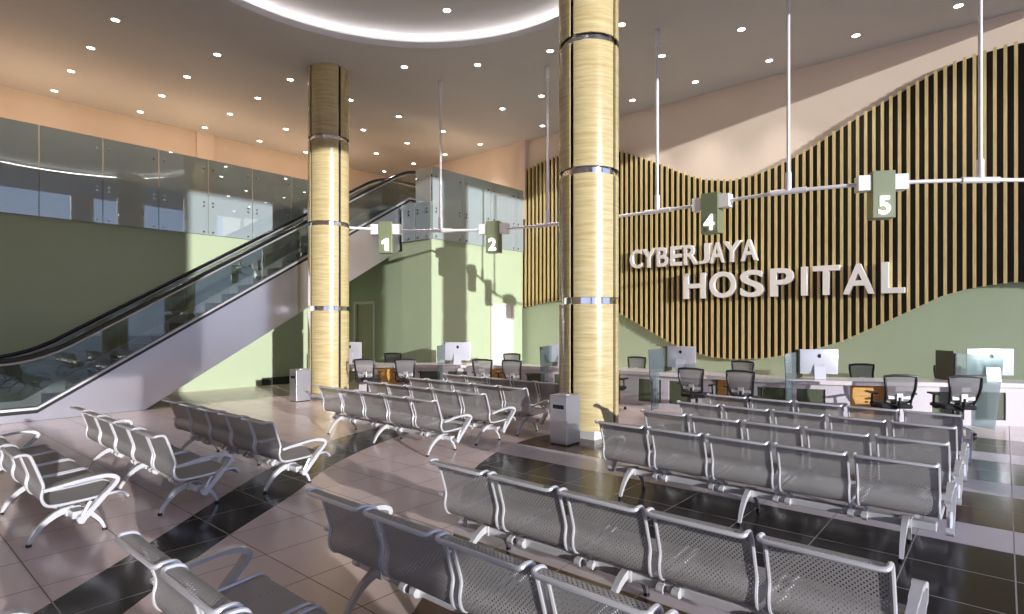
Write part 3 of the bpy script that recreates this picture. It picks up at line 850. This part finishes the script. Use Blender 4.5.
# ------------------------------------------------------------------ queue number rail
ppts = [(-12.49, 8.33), (-11.87, 9.38), (-11.07, 10.12), (-10.28, 10.66), (-9.45, 11.0), (-8.34, 11.24), (-6.47, 11.36), (-4.69, 11.34), (-3.68, 11.24), (-2.98, 11.22), (-1.94, 11.46), (-1.03, 11.92), (-.29, 12.42), (.25, 12.88), (1.2, 13.6)]
pf = crom(ppts, 12); ZP = 4.24
def pipe_at(u):
    e = min(range(len(pf)), key=lambda i: abs(col_of(pf[i])-u))
    # refine
    best = None
    for i in range(max(0, e-1), min(len(pf)-1, e+1)):
        for k in range(20):
            q = (pf[i][0]+(pf[i+1][0]-pf[i][0])*k/20, pf[i][1]+(pf[i+1][1]-pf[i][1])*k/20)
            d = abs(col_of(q)-u)
            if best is None or d < best[0]: best = (d, q)
    a = pf[max(0, e-4)]; b = pf[min(len(pf)-1, e+4)]
    return best[1], math.atan2(b[1]-a[1], b[0]-a[0])
q0 = pf[0]
rail = thing('hanging_rail', 'thin curving metal pipe hung on poles from the ceiling', 'rail', (q0[0], q0[1], ZP))
obj('pipe', MB().tube([(x-q0[0], y-q0[1], 0) for x, y in pf], .033, 10), M['pole'], rail, smooth=True)
for u in (440.5, 547.5, 657.5, 788.3, 980.3):
    (x, y), a = pipe_at(u); x -= q0[0]; y -= q0[1]
    po = obj('pole', MB().cyl(x, y, .03, ZC-ZP-.3, .031, 14), M['pole'], rail, smooth=True)
    obj('sleeve', MB().cyl(x, y, 0, .34, .055, 14), M['pole'], po, smooth=True)
    obj('ceiling_cup', MB().cyl(x, y, ZC-ZP-.34, ZC-ZP, .058, 14), M['pole'], po, smooth=True)
    c, s = math.cos(a), math.sin(a)
    obj('pipe_joint', MB().tube([(x-.3*c, y-.3*s, 0), (x+.3*c, y+.3*s, 0)], .052, 12), M['pole'], po, smooth=True)
def sign(num, u, rz=0):
    (x, y), a = pipe_at(u)
    t = thing('number_sign', 'hanging sage green box sign with glowing number '+num, 'sign', (x, y, ZP), a+math.radians(rz), 'hanging number signs')
    obj('panel_body', MB().box(-.175, .175, -.13, .13, -.61, .19), M['sign_green'], t, bevel=.008)
    for s in (-1, 1):
        obj('end_block', MB().box(s*.28-.105, s*.28+.105, -.10, .10, -.13, .13), M['sign_white'], t, bevel=.008)
    me, x0, x1, z0, z1 = text_mesh(num, .42, .010, .004)
    if num == '1':
        me = MB().prism([(.10, 0), (.18, 0), (.18, .30), (.12, .30), (.02, .235), (.02, .17), (.10, .215)], 'z', -.012, .012).mesh('numeral')
        x0, x1, z0, z1 = .02, .18, 0, .30
    o = obj('numeral', me, M['glow'], t, label='glowing white number '+num)
    o.rotation_euler = (PI/2, 0, 0); o.location = (-(x0+x1)/2, -.145, -.40-(z0+z1)/2)
for num, u, rz in (('1', 386.5, -18), ('2', 494, 0), ('3', 592, 0), ('4', 712, 0), ('5', 881, 4)): sign(num, u, rz)

# ------------------------------------------------------------------ downlights
DL = {-19.43: [14.62, 11.105, 9.395, 7.615, 5.8, 3.774], -17.6: [14.647, 12.881, 9.368, 7.609, 5.773, 3.749], -15.77: [14.609, 12.836, 11.04, 7.574, 5.748, 3.724],
      -13.93: [14.575, 12.817, 11.02, 9.318, 7.534, 5.731, 3.709], -11.13: [14.497, 12.583, 8.972], -9.69: [12.572, 10.05], -7.93: [14.466, 10.622], -6.09: [14.429, 12.516, 10.656],
      -4.256: [14.398, 12.487], -2.454: [14.367], -.69: [14.335]}
DN = ['nearest the left upper wall', 'second from the left upper wall', 'third from the left upper wall', 'fourth from the left upper wall', 'passing over the escalator head', 'just left of the nearer column top', 'just behind the nearer column top', 'just right of the nearer column top',
      'above the word CYBERJAYA', 'above the middle of the slat panel', 'at the right end of the slat panel']
ow = ['farthest', 'second farthest', 'third farthest', 'fourth farthest', 'fifth farthest', 'sixth farthest', 'nearest']
dm = MB().cyl(0, 0, -.004, 0, .074, 20).mesh('lens'); rm = MB().lathe([(.074, 0), (.074, -.008), (.094, -.006), (.098, 0)], 24).mesh('rim', True)
for (x, yl), rn in zip(DL.items(), DN):
    for i, y in enumerate(yl):
        lab = ('recessed ceiling downlight, %s in the line %s' % (ow[i], rn)) if len(yl) > 1 else 'single recessed ceiling downlight %s' % rn
        t = thing('downlight', lab, 'light', (x, y, ZC), 0, 'ceiling downlights')
        obj('lens', dm, M['down'], t); obj('rim', rm, M['down_rim'], t)
t = thing('downlight', 'recessed downlight inside the round ceiling recess', 'light', (-8.93, 8.33, ZC+.34), 0, 'ceiling downlights')
obj('lens', dm, M['down'], t); obj('rim', rm, M['down_rim'], t)

# ------------------------------------------------------------------ light
spot = bpy.data.lights.new('downlight_beam', 'SPOT'); spot.energy = 270; spot.spot_size = math.radians(84); spot.spot_blend = 1; spot.shadow_soft_size = .09; spot.color = (1, .95, .95)
for x, yl in DL.items():
    if x < -14.5: continue
    for y in yl:
        o = bpy.data.objects.new('downlight_beam', spot); COL.objects.link(o); o.location = (x, y, ZC-.02)
sun = bpy.data.lights.new('sun', 'SUN'); sun.energy = 4.9; sun.angle = math.radians(.6); sun.color = (1, .985, .985)
so = bpy.data.objects.new('sun', sun); COL.objects.link(so)
so.rotation_euler = Vector((-1, .267, -.150)).to_track_quat('-Z', 'Y').to_euler(); so.location = (20, -5, 10)
w = bpy.data.worlds.new('sky'); SC.world = w; w.use_nodes = True
bg = w.node_tree.nodes['Background']
tc = w.node_tree.nodes.new('ShaderNodeTexCoord'); sx = w.node_tree.nodes.new('ShaderNodeSeparateXYZ'); rp = w.node_tree.nodes.new('ShaderNodeValToRGB')
w.node_tree.links.new(tc.outputs['Generated'], sx.inputs[0]); w.node_tree.links.new(sx.outputs[2], rp.inputs[0]); w.node_tree.links.new(rp.outputs[0], bg.inputs[0])
rp.color_ramp.elements[0].color = (.62, .70, .95, 1); rp.color_ramp.elements[0].position = 0
rp.color_ramp.elements[1].color = (.34, .47, .90, 1); rp.color_ramp.elements[1].position = .6
bg.inputs[1].default_value = 1.1
def lamp(name, loc, power, col, size=1.0, sy=None, rot=(0, 0, 0)):
    l = bpy.data.lights.new(name, 'AREA'); l.energy = power; l.color = col; l.size = size
    if sy: l.shape = 'RECTANGLE'; l.size_y = sy
    o = bpy.data.objects.new(name, l); COL.objects.link(o); o.location = loc; o.rotation_euler = rot
    return o
# unseen area lights added for a warm wash on the upper walls and ceiling
for y in (-1, 3, 7, 11): lamp('walkway_warm_fill', (-18.4, y, ZM+.15), 40, (1, .72, .48), .8, 2.5, (PI, 0, 0))
lamp('block_warm_fill', (-14.3, 13.6, ZM+.15), 35, (1, .72, .46), 1.2, 1.2, (PI, 0, 0))  # added unseen light, the same warm wash above the block

# ------------------------------------------------------------------ camera and view
cam = bpy.data.cameras.new('camera'); cam.sensor_width = 36; cam.lens = 576/1024*36; cam.shift_y = 16/1024; cam.clip_start = .05
c = bpy.data.objects.new('camera', cam); COL.objects.link(c); c.location = (0, 0, H)
c.rotation_euler = (PI/2, 0, math.atan2(SA, CA)); SC.camera = c
SC.view_settings.view_transform = 'Standard'; SC.view_settings.look = 'None'
SC.view_settings.exposure = .08; SC.view_settings.gamma = 1; SC.view_settings.use_curve_mapping = False
SC.cycles.max_bounces = 8; SC.cycles.diffuse_bounces = 4; SC.cycles.glossy_bounces = 4; SC.cycles.transparent_max_bounces = 24
SC.cycles.sample_clamp_indirect = 6
SC.cycles.caustics_reflective = False; SC.cycles.caustics_refractive = False
